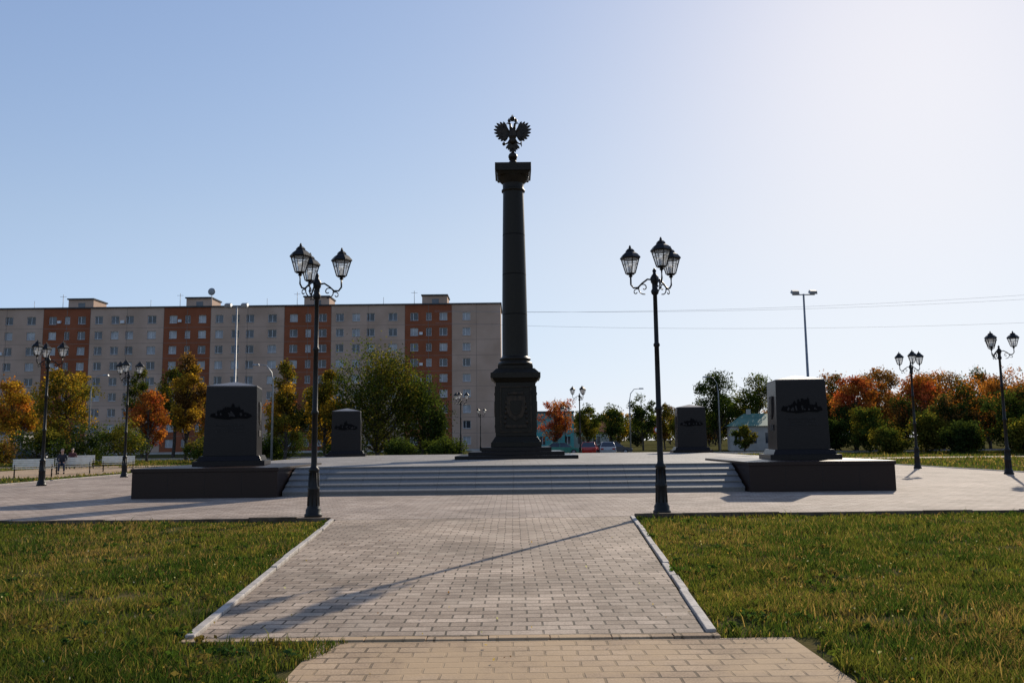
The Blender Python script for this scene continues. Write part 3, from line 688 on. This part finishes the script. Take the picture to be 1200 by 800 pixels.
# broad-leaved weeds (dandelion, plantain, clover) in the lawn
K=900; wy=4.5*np.exp(rng.uniform(0,1,K)*math.log(17.3/4.5)); wx=rng.uniform(-1,1,K)*(.66*wy+.5); kk=~onpath(wx,wy)&(vn(wx,wy,1.2,4)+rng.normal(0,.35,K)>0.05); wx,wy=wx[kk],wy[kk]; K=len(wx)
rep=22; px=np.repeat(wx,rep); py=np.repeat(wy,rep); an=rng.uniform(0,2*np.pi,K*rep); rr=rng.uniform(.0,.11,K*rep)*np.repeat(rng.uniform(.5,1.3,K),rep)
P=np.stack([px+np.cos(an)*rr,py+np.sin(an)*rr,.035+rng.uniform(0,.045,K*rep)],1); V=leafquads(P,.05,rng)
cw=np.repeat(np.array([[.05,.09,.02],[.08,.11,.025],[.04,.075,.025],[.14,.11,.04]])[rng.integers(0,4,K)],rep,axis=0)*rng.uniform(.6,1.3,(K*rep,1))
npmesh('lawn_weeds',V,4,['grass'],None,np.repeat(cw,4,axis=0))
n=90000; x=np.concatenate([rng.uniform(-70,-21.8,n//2),rng.uniform(22.3,70,n//2)]); y=rng.uniform(18,86,n)
k2=~((x<-23.9)&(x>-34.1)&(y>42.9)&(y<62.1))&~((y>62.9)&(y<67.1)); x,y=x[k2],y[k2]
blades('verge_grass',x,y,.11+0*x,.07+0*x,rng)
n=60000; x=rng.uniform(-95,95,n); y=rng.uniform(67.2,87.5,n); blades('verge_grass',x,y,.12+0*x,.09+0*x,rng)
n=2000; y=4.5*np.exp(rng.uniform(0,1,n)*math.log(17.4/4.5)); x=rng.uniform(-1,1,n)*(.66*y+.5)
k3=~onpath(x,y)|(rng.uniform(0,1,n)<.10); x,y=x[k3],y[k3]; n=len(x)
z=np.where(onpath(x,y),.042,rng.uniform(.03,.08,n)); V=leafquads(np.stack([x,y,z],1),.026,rng)
c=np.array([[.30,.20,.06],[.22,.11,.04],[.35,.27,.12],[.42,.42,.34]])[rng.integers(0,4,n)]  # palest tone paints sunlit sparkle on the grass; the rest are fallen leaves
npmesh('fallen_leaves_and_glints',V,4,['grass'],None,np.repeat(c,4,axis=0))
# ---------------------------------------------------------------- benches, people, cars
def bench(x,y,rz):
    m=MB()
    for s in (-.86,.86):
        m.tube([(s,-.28,.0),(s,-.24,.2),(s,-.26,.4),(s,.2,.42),(s,.24,.6),(s,.34,.95)],.035,6,'black')
        m.tube([(s,.3,0),(s,.22,.2),(s,.2,.42)],.035,6,'black')
        m.tube([(s,-.26,.42),(s,-.3,.58),(s,-.22,.66),(s,.0,.66),(s,.25,.66)],.026,6,'black')
    for i in range(5): m.box(-.95,.95,-.27+i*.095,-.185+i*.095,.445,.485,'slat')
    for i in range(4):
        m.T=Matrix.Translation((0,.2+.033*i,.54+.105*i))@Matrix.Rotation(R(-18),4,'X'); m.box(-.95,.95,-.035,-.005,0,.092,'slat')
    m.T=Matrix.Identity(4)
    o=m.obj('park_bench',bevel=.004); o.location=(x,y,.013); o.rotation_euler=(0,0,rz); return o
B=[(-25.4,44.4,R(30)),(-25.7,49,R(26)),(-25.2,53.5,R(24)),(-31.0,60,R(28))]
for b in B: bench(*b)
def skinobj(name,verts,edges,rad,k,parent,root=0):
    me=bpy.data.meshes.new(name); me.from_pydata(verts,edges,[]); o=bpy.data.objects.new(name,me); COL.objects.link(o); o.parent=parent
    me.materials.append(M[k]); sk=o.modifiers.new('skin','SKIN'); 
    for i,r in enumerate(rad): me.skin_vertices[0].data[i].radius=(r,r) if not hasattr(r,'__len__') else r
    me.skin_vertices[0].data[root].use_root=True; sk.use_smooth_shade=True
    ss=o.modifiers.new('sub','SUBSURF'); ss.levels=1; ss.render_levels=1
def person(x,y,rz,jk='jacket'):
    e=empty('seated_person',(x,y,.03),rz)
    v=[(0,.02,.56),(0,.05,.76),(0,.03,.98),(0,0,1.13),(.18,.02,1.06),(.25,-.02,.82),(.13,-.27,.68),(-.18,.02,1.06),(-.25,-.02,.82),(-.13,-.27,.68)]
    skinobj('jacket',v,[(0,1),(1,2),(2,3),(2,4),(4,5),(5,6),(2,7),(7,8),(8,9)],[(.17,.12),(.16,.11),(.17,.12),.06,.075,.055,.04,.075,.055,.04],jk,e)
    v=[(0,.02,.56),(.1,-.02,.55),(.13,-.44,.56),(.14,-.46,.14),(-.1,-.02,.55),(-.13,-.44,.56),(-.14,-.46,.14)]
    skinobj('trousers',v,[(0,1),(1,2),(2,3),(0,4),(4,5),(5,6)],[.12,.095,.07,.05,.095,.07,.05],'jeans',e)
    m=MB(); m.tube([(0,0,1.1),(0,-.02,1.24)],[.06,.055],10,'skin'); m.ell((0,-.03,1.33),(.078,.098,.12),'skin',10)
    m.ell((0,-.13,1.32),(.014,.02,.026),'skin',5); m.ell((.08,-.02,1.32),(.012,.022,.03),'skin',5); m.ell((-.08,-.02,1.32),(.012,.022,.03),'skin',5)
    m.ell((.03,-.118,1.345),(.012,.008,.007),'hair',5); m.ell((-.03,-.118,1.345),(.012,.008,.007),'hair',5); m.box(-.025,.025,-.127,-.115,1.265,1.272,'taillight')
    m.ell((0,0,1.375),(.09,.1,.1),'hair',10)
    for s in (-1,1):
        m.ell((s*.14,-.52,.06),(.05,.14,.055),'rubber',8)
        m.ell((s*.11,-.31,.66),(.035,.05,.02),'skin',6)
        for i in range(4): m.tube([(s*(.085+.017*i),-.34,.66),(s*(.08+.017*i),-.385,.655),(s*(.078+.016*i),-.40,.63)],[.009,.008,.006],6,'skin')
        m.tube([(s*.08,-.3,.665),(s*.055,-.33,.655),(s*.05,-.35,.65)],[.01,.009,.007],6,'skin')
    m.obj('head_hands_shoes',e)
def onbench(b,dx): 
    a=b[2]; return (b[0]+dx*math.cos(a),b[1]+dx*math.sin(a),a)
person(*onbench(B[1],-.6),'jacket'); person(*onbench(B[3],-.5),'maroon')
def car(name,x,y,rz,k,van=False):
    m=MB()
    low=[(-2.1,.3),(2.1,.3),(2.18,.5),(2.1,.72),(1.2,.88),(-1.5,.92),(-2.12,.88),(-2.18,.6)]
    m.prism(low,-.84,.84,k)
    v=[(1.25,-.78,.86),(1.25,.78,.86),(-1.7,.78,.9),(-1.7,-.78,.9),(.45,-.6,1.38),(.45,.6,1.38),(-1.0,.6,1.4),(-1.0,-.6,1.4)]
    m.add(v,[(0,1,5,4),(1,2,6,5),(2,3,7,6),(3,0,4,7)],'glass'); m.add([(a,b,c+.004) for a,b,c in v[4:]]+[(a*.97,b*.96,c+.04) for a,b,c in v[4:]],[(4,5,6,7),(0,1,5,4),(1,2,6,5),(2,3,7,6),(3,0,4,7)],k)
    for s in (-1,1):
        m.tube([(-.2,s*.79,.88),(-.2,s*.615,1.39)],.035,5,k); m.tube([(1.25,s*.785,.87),(.45,s*.605,1.39)],.03,5,k); m.tube([(-1.7,s*.785,.9),(-1.0,s*.605,1.4)],.04,5,k)
    for a in (-1.35,1.35):
        for s in (-1,1):
            m.T=Matrix.Translation((a,s*.78,.32))@Matrix.Rotation(R(90),4,'X'); m.lathe([(.2,-.11),(.32,-.1),(.32,.1),(.2,.11)],18,'rubber'); m.lathe([(.18,-.125),(.18,.125)],12,'steel'); m.T=Matrix.Identity(4)
    for s in (-1,1):
        m.box(-2.2,-2.12,s*.6-.15,s*.6+.15,.62,.78,'taillight'); m.box(2.08,2.17,s*.6-.16,s*.6+.16,.56,.7,'white')
    o=m.obj(name,bevel=.03); o.location=(x,y,.012); o.rotation_euler=(0,0,rz)
car('parked_car',-46.5,80,R(5),'darkcar'); car('parked_car',-52.5,81,R(178),'greencar')
car('parked_car',8.2,90,R(80),'red'); car('parked_car',11.2,94.6,R(0),'darkcar'); car('parked_car',5.4,94.8,R(3),'greencar'); car('parked_car',10.2,90.3,R(84),'whitecar')
m=MB(); m.tube([(0,0,0),(0,0,2.9)],.035,8,'steel')
m.T=Matrix.Translation((0,-.06,2.6))@Matrix.Rotation(R(90),4,'X'); m.lathe([(.35,-.01),(.35,.01)],24,'red'); m.lathe([(.24,.012),(.24,.016)],24,'white'); m.T=Matrix.Identity(4)
o=m.obj('traffic_sign'); o.location=(14.9,86.5,0)
